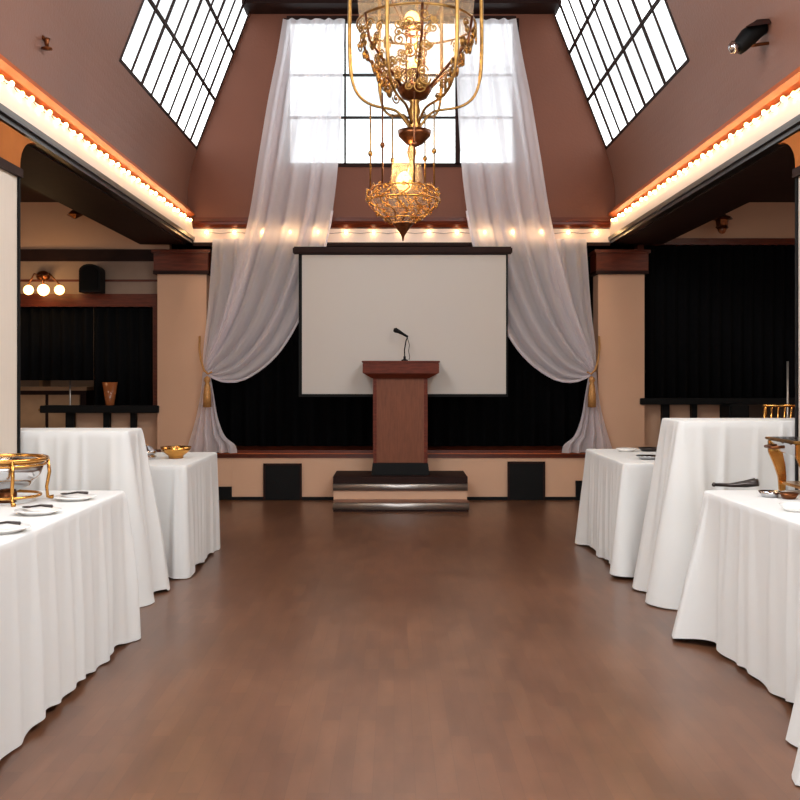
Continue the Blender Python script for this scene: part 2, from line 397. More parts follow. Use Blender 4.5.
# lectern (stands on the upper step)
lz = .32
t = thing('lectern', 'walnut lectern with wide mahogany top standing on the stage steps', 'lectern', (.065, 10.42, lz), world=True)
lx = .065
obj('base', add_frustum(nb(), (lx-.30,lx+.30,10.25,10.57), (lx-.285,lx+.285,10.262,10.56), lz, lz+.125), 'black', t, bevel=.008)
obj('body', add_box(nb(), lx-.262, lx+.262, 10.28, 10.56, lz+.125, 1.36), 'lectern', t, bevel=.006)
for x in (lx-.262, lx+.262): obj('corner_post', add_box(nb(), x-.018, x+.018, 10.272, 10.56, lz+.125, 1.315), 'lectern_top', t)
bm = nb(); add_frustum(bm, (lx-.29,lx+.29,10.25,10.56), (lx-.375,lx+.385,10.19,10.57), 1.315, 1.365)
obj('top_moulding', bm, 'lectern_top', t)
bm = nb(); add_box(bm, lx-.385, lx+.395, 10.18, 10.575, 1.365, 1.475); 
obj('top', bm, 'lectern_top', t, bevel=.006)
obj('reading_ledge', add_box(nb(), lx-.395, lx+.405, 10.175, 10.58, 1.475, 1.495), 'lectern_top', t, bevel=.005)
t = thing('microphone', 'black gooseneck microphone mounted on top of the lectern', 'microphone', (.11, 10.4, 1.495), world=True)
q = lambda x, y: P(x, y, 10.4)
b0 = Vector((.11, 10.4, 1.495))
obj('mount', add_lathe(nb(), [(.035,0),(.035,.012),(.014,.02),(.012,.05),(.001,.05)], b0, 20, False), 'black', t, True)
obj('gooseneck', add_tube(nb(), [b0, q(404.5,350), q(406,341), q(407.5,337), q(405,334.5)], .0065, 8), 'black', t, True)
bm = nb(); add_tube(bm, [q(408,337), q(403,334), q(399,331.7), q(395.5,330.2), q(393.5,329.8)], [.012,.014,.02,.027,.016], 12); obj('capsule', bm, 'black', t, True)
bm = nb(); add_tube(bm, [q(407.5,338), q(409.5,345), q(408.5,351), q(409.8,357), q(409,360)], .003, 6); obj('cable', bm, 'black', t, True)

# projection screen
SY = 10.60
t = thing('projection_screen', 'pull down white projection screen hanging above the stage', 'projection screen', (.1, SY, 1.14), world=True)
p0, p1 = P(302, 255, SY), P(506, 394, SY)
bm = nb(); add_box(bm, p0.x, p1.x, SY, SY+.003, p1.z, p0.z); obj('screen_surface', bm, 'screen', t)
bm = nb(); add_box(bm, p0.x-.035, p0.x, SY-.001, SY+.004, p1.z-.01, p0.z+.05); add_box(bm, p1.x, p1.x+.02, SY-.001, SY+.004, p1.z-.01, p0.z+.05); add_box(bm, p0.x-.035, p1.x+.02, SY-.001, SY+.004, p0.z, p0.z+.05)
obj('screen_border', bm, 'black', t)
cz0, cz1 = P(0, 254, SY).z, P(0, 247, SY).z
bm = nb(); xa, xb = P(293,0,SY).x, P(512,0,SY).x
add_box(bm, xa, xb, SY-.045, SY+.045, cz0, cz1); obj('housing', bm, 'dark', t, bevel=.012)
for x in (xa+.25, xb-.25): obj('bracket', add_box(nb(), x-.02, x+.02, SY+.03, BK-.0, cz0+.03, cz0+.045), 'black', t)
obj('bottom_bar', add_box(nb(), p0.x-.035, p1.x+.02, SY-.012, SY+.012, p1.z-.03, p1.z), 'black', t)

# ------------------------------------------------------------------ hanging cloth
def interp(pts, t):
    n = len(pts)-1
    # arc-length parameter, Catmull-Rom
    L = [0]
    for a, b in zip(pts, pts[1:]): L.append(L[-1]+math.hypot(b[0]-a[0], b[1]-a[1]))
    d = t*L[-1]; i = 0
    while i < n-1 and L[i+1] < d: i += 1
    f = (d-L[i])/max(L[i+1]-L[i], 1e-9)
    p0 = pts[max(i-1,0)]; p1 = pts[i]; p2 = pts[i+1]; p3 = pts[min(i+2,n)]
    return tuple(.5*((2*p1[k])+(-p0[k]+p2[k])*f+(2*p0[k]-5*p1[k]+4*p2[k]-p3[k])*f*f+(-p0[k]+3*p1[k]-3*p2[k]+p3[k])*f**3) for k in range(2))
def sheet(e0, e1, Yd, nu, nv, folds, amp, ampf, bulge=0, mirror=False, seed=1, pw=1.0):
    rnd = random.Random(seed)
    ph = [rnd.uniform(0, 6.28) for _ in range(4)]
    bm = nb(); g = []
    for j in range(nv+1):
        t = j/nv; a = interp(e0, t); b = interp(e1, t); row = []
        for i in range(nu+1):
            u = i/nu
            x = a[0]+(b[0]-a[0])*u; y = a[1]+(b[1]-a[1])*u
            w = math.sin(2*PI*folds*u+ph[0]+.6*math.sin(2*PI*u*1.7+ph[1])+.5*math.sin(3*t+ph[2]))+.3*math.sin(2*PI*folds*1.7*u+ph[3]+2*t)
            dep = Yd-bulge*math.sin(PI*u)*math.sin(PI*min(1,t*1.0))-amp*ampf(t)*w
            if mirror: x = 799-x
            p = P(x, y, Yd); p.y = dep
            row.append(bm.verts.new(p))
        g.append(row)
    for j in range(nv):
        for i in range(nu):
            bm.faces.new([g[j][i], g[j][i+1], g[j+1][i+1], g[j+1][i]])
    return bm
CYD = 10.70
for mir, side in ((False,'left'), (True,'right')):
    fx = lambda x: 799-x if mir else x
    t = thing('sheer_curtain', 'white sheer curtain swagged and tied back at the %s side of the stage' % side, 'curtain', P(fx(210), 452, CYD), world=True, group=None)
    outer = [(283,19),(277,55),(268,100),(258,160),(249,215),(236,270),(221,320),(209,352),(205,370)]
    inner = [(345,19),(343,70),(339,150),(334,200),(327,240),(315,280),(298,322),(275,357),(245,379),(222,381),(208,374)]
    obj('swag_panel', sheet(outer, inner, CYD, 130, 90, 5, .045, lambda v: (.55+.45*v)*(1-max(0,(v-.85)/.15)*.6), .0, mir, 3 if mir else 5), 'sheer', t, True)
    o2 = [(213,239),(211,270),(208,310),(204,345),(203,370)]
    i2 = [(252,239),(248,275),(236,315),(220,350),(207,372)]
    obj('side_panel', sheet(o2, i2, CYD+.035, 70, 40, 3, .025, lambda v: 1-.5*v, 0, mir, 8), 'sheer', t, True)
    o3 = [(203,372),(201,395),(196,420),(190,440),(186,452)]
    i3 = [(210,373),(214,395),(218,418),(225,436),(235,445),(237,453)]
    obj('tail_panel', sheet(o3, i3, CYD, 80, 40, 4, .05, lambda v: .25+.75*v, 0, mir, 12), 'sheer', t, True)
    # rolled hem of the swag
    obj('swag_hem', add_tube(nb(), [Vector((P(fx(x),y,CYD).x, CYD-.03, P(0,y,CYD).z)) for x, y in (interp(inner, .45+.55*k/30) for k in range(31))], .012, 8), 'sheer', t, True)
    bm = nb(); a = [(198,336),(198.5,348),(201,360),(205,370),(209,374),(213,372)]
    add_tube(bm, [Vector((P(fx(x),y,CYD).x, BK+.0-.16*min(1,k/3), P(0,y,CYD).z)) for k, (x, y) in enumerate(a)], .011, 8)
    tb = obj('tieback', bm, 'rope', t, True)
    c = P(fx(208.5), 376, CYD); c.y = CYD-.075
    bm = nb(); add_lathe(bm, [(.004,0),(.03,-.02),(.034,-.05),(.02,-.075),(.03,-.1),(.042,-.2),(.046,-.33),(.002,-.335)], c, 16)
    ts = obj('tassel', bm, 'rope', tb, True); ts.location = (0,0,0)
# black drapes
def flat_drape(name, x0, x1, z0, z1, Y, label, pleat=.12, amp=.03):
    bm = nb(); n = int((x1-x0)/.02); f = []
    for k in range(n+1):
        x = x0+(x1-x0)*k/n; y = Y+amp*math.sin(2*PI*x/pleat+.8*math.sin(x*3.1))
        f.append((bm.verts.new((x,y,z0)), bm.verts.new((x,y,z1)), bm.verts.new((x,y+.008,z0)), bm.verts.new((x,y+.008,z1))))
    for a, b in zip(f, f[1:]):
        bm.faces.new([a[0],b[0],b[1],a[1]]); bm.faces.new([a[2],a[3],b[3],b[2]]); bm.faces.new([a[1],b[1],b[3],a[3]]); bm.faces.new([a[0],a[2],b[2],b[0]])
    o = obj(name, bm, 'drape', None, True); origin(o, ((x0+x1)/2, Y, z0)); return tag(o, label, 'curtain')
flat_drape('backdrop_curtain', XC-2.2, XC+2.2, .535, 2.86, 11.5, 'black pleated backdrop curtain behind the screen at the back of the stage', .18, .04)
flat_drape('black_drape', -2.98+.0-.34, -2.66, 1.0, 2.12, AW+.05, 'black drape covering the window left of the stage beside the cream column')
flat_drape('black_drape', -5.2, -3.33, 1.29, 2.12, AW+.05, 'short black drape hanging at far left above the service counter')
flat_drape('black_drape', 2.74, 5.2, 1.07, 2.79, AW+.05, 'wide black drape filling the opening right of the stage')

# ledges with posts
def ledge(x0, x1, z, posts, label, ph=.08):
    t = thing('window_ledge', label, 'ledge', ((x0+x1)/2, AW-.12, 0), world=True)
    obj('shelf_board', add_box(nb(), x0, x1, AW-.22, AW+.0-.001, z-ph, z), 'black', t, bevel=.006)
    for p, w in posts: obj('post', add_box(nb(), p-w/2, p+w/2, AW-.12, AW-.05, 0, z-ph), 'black', t)
ledge(-3.82, -2.54, 1.02, ((-3.53,.09),(-3.13,.07),(-2.84,.06)), 'black ledge on posts under the left draped window')
ledge(2.66, 5.2, 1.10, ((2.96,.08),(3.27,.06)), 'black ledge on posts under the right black drape', .07)
o = obj('equipment_case', add_box(nb(), 3.49, 3.70, 10.4, 10.74, 0, 1.05), 'black', None, bevel=.02); origin(o, (3.595,10.57,0)); tag(o, 'tall black case standing below the right drape beside the gold chair', 'case')
# vase on left ledge
c = Vector((-3.09, AW-.12, 1.02)); t = tag(origin(obj('vase', add_lathe(nb(), [(.001,0),(.042,0),(.046,.01),(.082,.25),(.078,.25),(.042,.02),(.001,.02)], c, 24), 'amber', None, True), c), 'tapered amber glass vase standing on the left black ledge', 'vase')
# service counter behind left opening
t = thing('service_counter', 'tan service counter seen through the far left opening', 'counter', (-4.4, 11.9, 0), world=True)
obj('counter_top', add_box(nb(), -5.3, -3.55, 11.55, 12.1, 1.17, 1.21), 'tan', t)
obj('counter_front', add_box(nb(), -5.28, -3.57, 11.6, 12.08, 0, 1.17), 'dark', t)
for k in range(4):
    d = obj('door', add_box(nb(), -5.2+k*.4, -4.84+k*.4, 11.575, 11.6, .1, 1.12), 'tan', t)
    kn = obj('knob', add_ball(nb(), (-4.9+k*.4, 11.565, .95), .015), 'brass', None, True); kn.parent = d
t = thing('back_shelf', 'open shelf rack standing behind the service counter', 'shelf', (-4.4, 12.8, 0), world=True)
for x in (-5.2, -4.45, -3.75): obj('post', add_box(nb(), x-.02, x+.02, 12.6, 12.9, 0, 1.75), 'tan', t)
for z in (.5, .95, 1.4): obj('shelf', add_box(nb(), -5.2, -3.75, 12.6, 12.9, z, z+.03), 'tan', t)
k = 0
for x in (-5.05,-4.9,-4.75,-4.6,-4.3,-4.15,-4.0,-3.88):
    b = obj('bottle', add_lathe(nb(), [(.001,0),(.036,0),(.036,.15),(.012,.2),(.012,.27),(.001,.27)], (x,12.75,1.43), 12), 'amber', None, True)
    origin(b, (x,12.75,1.43)); tag(b, 'small bottle standing on the rack behind the service counter', 'bottle', 'bottles behind the service counter')
# upright mic stands (thin rods)
for x, Y, zt, lb in ((3.72, 9.45, 1.48, 'thin silver stand pole rising beside the gold chair at right'), (-3.66, 11.3, 1.72, 'thin pale stand pole in the far left opening')):
    t = thing('pole_stand', lb, 'stand', (x, Y, 0), world=True)
    obj('pole', add_tube(nb(), [(x,Y,.02),(x,Y,zt)], .011, 8), 'alu', t, True)
    obj('base', add_lathe(nb(), [(.001,0),(.13,0),(.13,.015),(.03,.03),(.001,.03)], (x,Y,0), 24), 'darksteel', t, True)

# chiavari chairs
def chiavari(loc, rz, label, sh=.60, top=1.09):
    t = thing('chiavari_chair', label, 'chair', loc, rz)
    w = .2
    bm = nb(); add_box(bm, -w-.01, w+.01, -.2, .2, sh-.03, sh); obj('seat', bm, 'gold', t, bevel=.01)
    bm = nb(); add_box(bm, -w, w, -.19, .19, sh, sh+.04); obj('cushion', bm, 'napkin', t, bevel=.015)
    for sx_ in (-1, 1):
        obj('leg', add_tube(nb(), [(sx_*w,-.19,0),(sx_*w,-.18,sh-.03)], [.011,.016], 10), 'gold', t, True)
        obj('leg', add_tube(nb(), [(sx_*w,.24,0),(sx_*w,.19,sh-.02),(sx_*w,.21,sh+.25),(sx_*w,.25,top)], [.011,.016,.014,.012], 10), 'gold', t, True)
    bm = nb()
    add_tube(bm, [(-w-.02,.25,top-.01),(w+.02,.25,top-.01)], .013, 10); add_tube(bm, [(-w,.222,sh+.3),(w,.222,sh+.3)], .01, 8); add_tube(bm, [(-w,.2,sh+.1),(w,.2,sh+.1)], .01, 8)
    obj('back_rail', bm, 'gold', t, True)
    for k in range(6):
        x = -w+2*w*(k+1)/7; obj('spindle', add_tube(nb(), [(x,.2,sh+.1),(x,.222,sh+.3),(x,.25,top-.01)], .008, 8), 'gold', t, True)
    bm = nb()
    for z in (.15, .32):
        for a, b in (((-w,-.187,z),(w,-.187,z)), ((-w,-.187,z),(-w,.22,z)), ((w,-.187,z),(w,.22,z))): add_tube(bm, [a, b], .008, 8)
    obj('stretcher', bm, 'gold', t, True)
    return t
cA = chiavari((3.68, 9.0, 0), PI, 'gold bamboo style chair behind the tall table at right')
cA.location = (3.47, 9.05, 0)
dup(cA, (-3.92, 10.2, 0), 2.7, 'gold bamboo style chair standing in the far left aisle')

# ------------------------------------------------------------------ tables and cloths
def cloth_mesh(x0, x1, y0, y1, zt, zb, pleat, amp, flare, cflare, seed, r=.035):
    rnd = random.Random(seed)
    # perimeter samples with outward normals
    per = []; cs = [(x1-r,y1-r,0),(x0+r,y1-r,PI/2),(x0+r,y0+r,PI),(x1-r,y0+r,1.5*PI)]
    step = .011
    for i, (cx, cy, a0) in enumerate(cs):
        for k in range(9):
            a = a0+PI/2*k/8; per.append((cx+r*math.cos(a), cy+r*math.sin(a), math.cos(a), math.sin(a), 1.0))
        nx, ny, na = cs[(i+1) % 4]
        a = a0+PI/2; p = (cx+r*math.cos(a), cy+r*math.sin(a)); q = (nx+r*math.cos(na), ny+r*math.sin(na))
        L = math.hypot(q[0]-p[0], q[1]-p[1]); n = int(L/step)
        for k in range(1, n):
            f = k/n; d = min(f, 1-f)*L
            per.append((p[0]+(q[0]-p[0])*f, p[1]+(q[1]-p[1])*f, math.cos(a), math.sin(a), math.exp(-(d/.12)**2)))
    n = len(per)
    # irregular folds by arclength
    s = 0; W = []; 
    folds = []; tot = sum(math.hypot(per[i][0]-per[i-1][0], per[i][1]-per[i-1][1]) for i in range(n))
    x = 0
    while x < tot: 
        folds.append((x, rnd.uniform(.3, 1), rnd.uniform(.016, .05), rnd.uniform(-.04,.04))); x += pleat*rnd.uniform(.45, 1.6)
    def wave(s, v):
        h = 0
        for fx, a, wd, sk in folds:
            d = (s-(fx+sk*v)+tot/2) % tot-tot/2
            ww = wd*(.6+.7*v)
            if abs(d) < ww*3: h += a*math.exp(-(d/ww)**2)
        return h
    bm = nb(); rows = []
    NV = 26
    lv = [(-1, 0, .0), (-.35, 0, .0)]
    vlist = [k/NV for k in range(NV+1)]
    S_ = [0]
    for i in range(1, n): S_.append(S_[-1]+math.hypot(per[i][0]-per[i-1][0], per[i][1]-per[i-1][1]))
    ins = []
    for dx, dz in ((-.012, 0), (-.004, -.002), (0, -.008)):
        ins.append([bm.verts.new((p[0]+p[2]*dx, p[1]+p[3]*dx, zt+dz)) for p in per])
    rows += ins
    for v in vlist[1:]:
        row = []
        for i, p in enumerate(per):
            h = wave(S_[i], v)
            off = flare*v + cflare*p[4]*v**1.1 + amp*h*min(1, v*1.5+.08)**.8
            z = zt-.008-(zt-.008-zb)*v
            if v > .8: z += (v-.8)/.2*(.012*math.sin(S_[i]*5.1+seed)+.012*math.sin(S_[i]*13+1)+.014-.02*p[4])*.8
            row.append(bm.verts.new((p[0]+p[2]*off, p[1]+p[3]*off, max(z, .004))))
        rows.append(row)
    for a, b in zip(rows, rows[1:]):
        for i in range(n): j = (i+1) % n; bm.faces.new([a[i], b[i], b[j], a[j]])
    bm.faces.new(rows[0])
    bmesh.ops.recalc_face_normals(bm, faces=bm.faces[:])
    return bm
def table(x0, x1, y0, y1, zt, rz, tl, cl, pleat, amp, flare, cflare, seed, zb=.012):
    cx, cy = (x0+x1)/2, (y0+y1)/2; hx, hy = (x1-x0)/2, (y1-y0)/2
    t = thing('folding_table', tl, 'table', (cx, cy, 0), rz)
    obj('tabletop', add_box(nb(), -hx+.012, hx-.012, -hy+.012, hy-.012, zt-.045, zt-.012), 'tan', t)
    for a in (-1, 1):
        for b in (-1, 1): obj('leg', add_tube(nb(), [(a*(hx-.08), b*(hy-.12), 0), (a*(hx-.1), b*(hy-.15), zt-.045)], .016, 8), 'darksteel', t, True)
    o = obj('tablecloth', cloth_mesh(-hx, hx, -hy, hy, zt, zb, pleat, amp, flare, cflare, seed), 'cloth', None, True)
    o.location = (cx, cy, 0); o.rotation_euler.z = rz
    return tag(o, cl, 'tablecloth')
table(-2.12, -1.37, 2.55, 5.12, .76, 0, 'folding table under the near left cloth with the round chafing dish',
      'white floor length cloth on the near left buffet table with the round chafing dish', .13, .036, .005, .03, 11)
table(-2.7, -1.57, 5.88, 6.26, 1.02, 0, 'tall table under the raised white cloth at left', 'white cloth over the tall raised table at left between the two low tables', .12, .045, .0, .13, 23)
table(-2.12, -1.375, 6.62, 7.8, .75, 0, 'folding table under the far left cloth', 'white cloth on the far left table nearest the stage', .14, .025, .0, .02, 31)
table(1.60, 2.42, 3.66, 5.14, .76, math.radians(1.5), 'folding table under the near right cloth with the chafing dish', 'white cloth on the near right buffet table with the gold legged chafing dish', .16, .03, .0, .16, 47)
table(1.68, 2.8, 5.88, 6.3, 1.08, 0, 'tall table under the raised white cloth at right', 'white cloth over the tall raised table at right between the two low tables', .13, .04, .0, .17, 59)
table(1.53, 2.2, 6.66, 8.0, .76, 0, 'folding table under the far right cloth', 'white cloth on the far right table nearest the stage', .15, .025, .0, .08, 61)
table(1.49, 2.3, 1.2, 3.33, .76, 0, 'folding table just outside the lower right corner', 'white cloth whose hem corner shows in the bottom right corner', .15, .03, .0, .16, 71)

# ---- round chafing dish, left
def ring(c, r, rt, seg=40, s2=8): 
    return [Vector(c)+Vector((r*math.cos(2*PI*k/seg), r*math.sin(2*PI*k/seg), 0)) for k in range(seg)]
TZ = .76
c = Vector((-1.82, 4.66, TZ))
t = thing('chafing_dish', 'round silver chafing dish with gold rim and legs on the near left table', 'chafing dish', c, world=True)
obj('bowl', add_lathe(nb(), [(.001,.045),(.06,.05),(.12,.075),(.165,.125),(.188,.195),(.180,.195),(.155,.13),(.11,.083),(.05,.058),(.001,.055)], c, 40), 'steel', t, True)
bm = nb(); add_tube(bm, ring(c+Vector((0,0,.2)), .193, 0), .010, 10, True); add_tube(bm, ring(c+Vector((0,0,.175)), .192, 0), .005, 8, True)
obj('rim', bm, 'gold', t, True)
for k in range(4):
    a = math.radians(-58)+k*PI/2; d = Vector((math.cos(a), math.sin(a), 0))
    obj('leg', add_tube(nb(), [c+d*.2+Vector((0,0,.2)), c+d*.208+Vector((0,0,.13)), c+d*.195+Vector((0,0,.06)), c+d*.2+Vector((0,0,.012)), c+d*.225+Vector((0,0,.008))], [.008,.009,.008,.008,.012], 10), 'gold', t, True)
bm = nb(); add_tube(bm, ring(c+Vector((0,0,.03)), .165, 0), .007, 8, True); obj('stand_ring', bm, 'gold', t, True)
b = obj('burner', add_lathe(nb(), [(.001,.0),(.04,.0),(.042,.045),(.03,.055),(.001,.055)], c+Vector((.03,-.03,.002)), 20), 'bronze', t, True)
f = obj('burner_lid', add_lathe(nb(), [(.03,.056),(.03,.06),(.001,.064)], c+Vector((.03,-.03,.002)), 20), 'steel', None, True); f.parent = b
# plates with serving spoons on the near left table
def plate(r, m='china'):
    return add_lathe(nb(), [(.001,.004),(r*.55,.004),(r*.62,.002),(r*.62,0),(r*.66,0),(r*.7,.006),(r,.016),(r,.019),(r*.68,.010),(r*.55,.008),(r*.001,.008)], (0,0,0), 32)
def spoon():
    bm = nb(); add_tube(bm, [(-.075,0,.022),(-.02,0,.024),(.03,0,.016)], [.007,.005,.004], 8)
    add_ball(bm, (.045,0,.015), .022, (1.1,.7,.22)); return bm
pl = None
for (x, y, Y, lb) in ((75, 500, 4.95, 'white plate nearest the table corner on the near left table'), (38, 514, 4.25, 'white plate in front of the round chafing dish'), (4, 532, 3.85, 'white plate cut by the left edge of the frame')):
    p = P(x, y, Y); s = F/Y; loc = (max(min(p.x, -1.52), -2.05), 0, TZ+.001)
    Yt = .59*F/(y-CY); loc = ((x-CX)*Yt/F, Yt, TZ+.001)
    if pl is None:
        pl = tag(obj('plate', plate(.095), 'china', None, True), lb, 'plate', 'plates on the near left table'); pl.location = loc
        sp = tag(obj('serving_spoon', spoon(), 'darksteel', None, True), '', 'spoon', 'serving spoons on the near left table'); s_ = sp
    else:
        q = pl.copy(); C.objects.link(q); q.location = loc; q['label'] = lb
        s_ = sp.copy(); C.objects.link(s_)
    s_.location = (loc[0]-.01, loc[1]+.01, TZ+.012); s_.rotation_euler.z = 2.9; s_['label'] = 'dark serving spoon on the '+lb.replace(' on the near left table','')

# ---- rectangular chafing dish, right
c = Vector((2.18, 4.93, TZ))
t = thing('chafing_dish', 'rectangular silver chafing dish on broad gold legs on the near right table', 'chafing dish', c, world=True)
L, W = .27, .17
bm = nb(); add_frustum(bm, (c.x-L+.03,c.x+L-.03,c.y-W+.03,c.y+W-.03), (c.x-L,c.x+L,c.y-W,c.y+W), TZ+.20, TZ+.265); obj('pan', bm, 'steel', t, bevel=.008)
bm = nb(); add_box(bm, c.x-L-.015, c.x+L+.015, c.y-W-.015, c.y+W+.015, TZ+.262, TZ+.275); rm = obj('rim', bm, 'brass', t, bevel=.004)
bm = nb()
add_prism(bm, [(-W,.276)]+[(-W*math.cos(PI*k/10), .276+.0+.0*math.sin(PI*k/10)) for k in range(1,10)]+[(W,.276),(W,.268),(-W,.268)], lambda p, q: (q, c.y+p[0], TZ+p[1]), c.x-L, c.x+L); obj('cover', bm, 'steel', t)
for sx_ in (-1, 1):
    for sy_ in (-1, 1):
        bm = nb(); prof = [(0,.26),(.0,.2),(.03,.13),(.05,.07),(.055,.0),(.085,.0),(.09,.07),(.085,.13),(.07,.2),(.075,.26)]
        yy = c.y+sy_*(W+.004)
        add_prism(bm, prof, lambda p, q: (c.x+sx_*(L-p[0]), q, TZ+p[1]), yy-.012, yy+.012); obj('leg', bm, 'gold', t, bevel=.004)
bm = nb(); add_box(bm, c.x-L+.06, c.x+L-.06, c.y-W, c.y+W, TZ+.035, TZ+.05); obj('shelf', bm, 'gold', t, bevel=.004)
for k in (-1, 1): obj('handle', add_tube(nb(), [(c.x+k*(L+.005),c.y-.05,TZ+.24),(c.x+k*(L+.06),c.y-.05,TZ+.235),(c.x+k*(L+.06),c.y+.05,TZ+.235),(c.x+k*(L+.005),c.y+.05,TZ+.24)], .008, 8), 'bronze', t, True)
for k in (-.1, .1): obj('burner', add_lathe(nb(), [(.001,0),(.045,0),(.045,.07),(.03,.08),(.001,.08)], (c.x+k, c.y, TZ+.05), 20), 'bronze', t, True)
# tongs
def on_table(x, y, z=TZ): Yt = (H-z)*F/(y-CY); return Vector(((x-CX)*Yt/F, Yt, z))
a, b = on_table(714, 486.5), on_table(757, 489)
t = thing('serving_tongs', 'dark metal serving tongs lying at the corner of the near right table', 'tongs', (a+b)/2, world=True)
for k in (-1, 1):
    off = Vector((0, k*.012, 0))
    bm = nb(); add_tube(bm, [a+Vector((0,0,.010)), a.lerp(b,.4)+off+Vector((0,0,.012)), a.lerp(b,.72)+off*1.4+Vector((0,0,.022)), b+off*1.6+Vector((0,0,.036))], [.009,.009,.016,.02], 8); obj('arm', bm, 'darksteel', t, True)
obj('hinge', add_ball(nb(), a+Vector((0,0,.01)), .012), 'darksteel', t, True)
# small dishes
for i, (x, y, m, r, lb) in enumerate(((770, 497, 'steel', .055, 'small round silver dish beside the tongs on the near right table'), (789, 499, 'bronze', .045, 'small dark bronze dish at the foot of the right chafing dish'), (797, 511, 'china', .075, 'white saucer at the front of the near right table'))):
    p = on_table(x, y); o = obj('small_dish', add_lathe(nb(), [(.001,.002),(r*.6,.0),(r*.65,0),(r,.028),(r*.95,.028),(r*.55,.008),(r*.001,.006)], (0,0,0), 28), m, None, True); o.location = (p.x, p.y, TZ+.001); tag(o, lb, 'dish')
# far left table: silver stack and gold dish
p = on_table(158, 459, .75)
o = obj('serving_dish', add_lathe(nb(), [(.001,0),(.09,0),(.1,.02),(.085,.025),(.085,.035),(.1,.04),(.1,.06),(.085,.065),(.06,.09),(.02,.105),(.001,.105)], (0,0,0), 32), 'steel', None, True); o.location = (-1.80, 7.15, .75); tag(o, 'stacked covered silver dish on the far left table', 'dish')
o = obj('serving_dish', add_lathe(nb(), [(.001,0),(.05,0),(.055,.02),(.1,.055),(.11,.085),(.1,.08),(.001,.05)], (0,0,0), 32), 'gold', None, True); o.location = (-1.57, 7.2, .75); tag(o, 'shallow gold bowl next to the stacked silver dish', 'bowl')
# far right table: plates
for x, Y, r, m, lb in ((1.79, 7.7, .08, 'china', 'white saucer at the back of the far right table'), (1.98, 7.75, .09, 'darksteel', 'dark round tray at the back of the far right table'), (1.78, 7.0, .085, 'steel', 'silver plate at the front of the far right table'), (1.98, 7.1, .08, 'steel', 'silver plate beside the tall cloth on the far right table')):
    o = obj('plate', add_lathe(nb(), [(.001,.004),(r*.6,.002),(r*.62,0),(r*.7,.006),(r,.022),(r,.026),(r*.66,.012),(r*.001,.010)], (0,0,0), 28), m, None, True); o.location = (x, Y, .761); tag(o, lb, 'plate')

# ------------------------------------------------------------------ chandelier
CHY = 7.2
def ch(x, y, dy=0): p = P(x, y, CHY); return Vector((p.x, CHY+dy, p.z))
cu = ch(416, 0).x; cl = ch(403, 0).x; chub = ch(414.5, 0).x
Z = lambda y: P(0, y, CHY).z
t = thing('chandelier', 'ornate brass and etched glass chandelier hanging over the dance floor', 'chandelier', (cu, CHY, Z(240)), world=True)
R = .44
# stem to the ceiling
obj('suspension_rod', add_tube(nb(), [(cu,CHY,Z(-60)),(cu,CHY,ZS2+.09)], .012, 10), 'brass', t, True)
obj('canopy', add_lathe(nb(), [(.11,.0),(.11,-.02),(.06,-.05),(.015,-.07)], (cu,CHY,ZS2+.1), 28), 'brass', t, True)
obj('glass_shade', add_lathe(nb(), [(.415,Z(-45)),(.42,Z(0)),(.405,Z(28)),(.33,Z(52)),(.22,Z(74)),(.10,Z(92))], (cu,CHY,0), 56), 'shade', t, True)
for nm, y, r in (('upper_band',-42,.43), ('middle_band',25,.425)):
    bm = nb(); add_tube(bm, ring((cu,CHY,Z(y)), r, 0, 56), .009, 8, True); obj(nm, bm, 'brass', t, True)
# posts with curved arms
for k in range(6):
    a = k*PI/3+.08; d = Vector((math.cos(a), math.sin(a), 0)); o_ = Vector((cu,CHY,0)); hb = Vector((chub,CHY,0))
    pts = []
    for rr, y in ((.47,-44),(.475,0),(.48,40),(.475,70),(.455,87),(.41,99),(.32,107),(.2,109)): pts.append(o_+d*rr+Vector((0,0,Z(y))))
    pts += [hb+d*.12+Vector((0,0,Z(111))), hb+d*.07+Vector((0,0,Z(121))), hb+d*.02+Vector((0,0,Z(130)))]
    ps = []
    for i in range(len(pts)-1):
        for f in range(3): ps.append(pts[i].lerp(pts[i+1], f/3))
    ps.append(pts[-1])
    for _ in range(3): ps = [ps[0]]+[(ps[i-1]+ps[i]*2+ps[i+1])/4 for i in range(1, len(ps)-1)]+[ps[-1]]
    obj('arm', add_tube(nb(), ps, [.014 if p.z > Z(80) else .010 for p in ps], 10), 'brass', t, True)
    # straight strut crossing inside the shade
    a2 = a+PI/6; d2 = Vector((math.cos(a2), math.sin(a2), 0))
    obj('strut', add_tube(nb(), [o_+d2*.435+Vector((0,0,Z(25))), o_+d2*.40+Vector((0,0,Z(50))), hb+d2*.06+Vector((0,0,Z(96)))], .010, 8), 'bronze', t, True)
bm = nb(); add_tube(bm, ring((cu,CHY,Z(33)), .075, 0, 24), .012, 8, True); obj('collar', bm, 'bronze', t, True)
for k in range(4):
    a = k*PI/2+.5; d = Vector((math.cos(a), math.sin(a), 0)); o_ = Vector((cu,CHY,0))
    obj('strut', add_tube(nb(), [o_+d*.38+Vector((0,0,Z(-44))), o_+d*.2+Vector((0,0,Z(5))), o_+d*.075+Vector((0,0,Z(33)))], .008, 8), 'bronze', t, True)
    obj('strut', add_tube(nb(), [o_+d*.075+Vector((0,0,Z(33))), Vector((chub,CHY,0))+d*.07+Vector((0,0,Z(92)))], .008, 8), 'bronze', t, True)
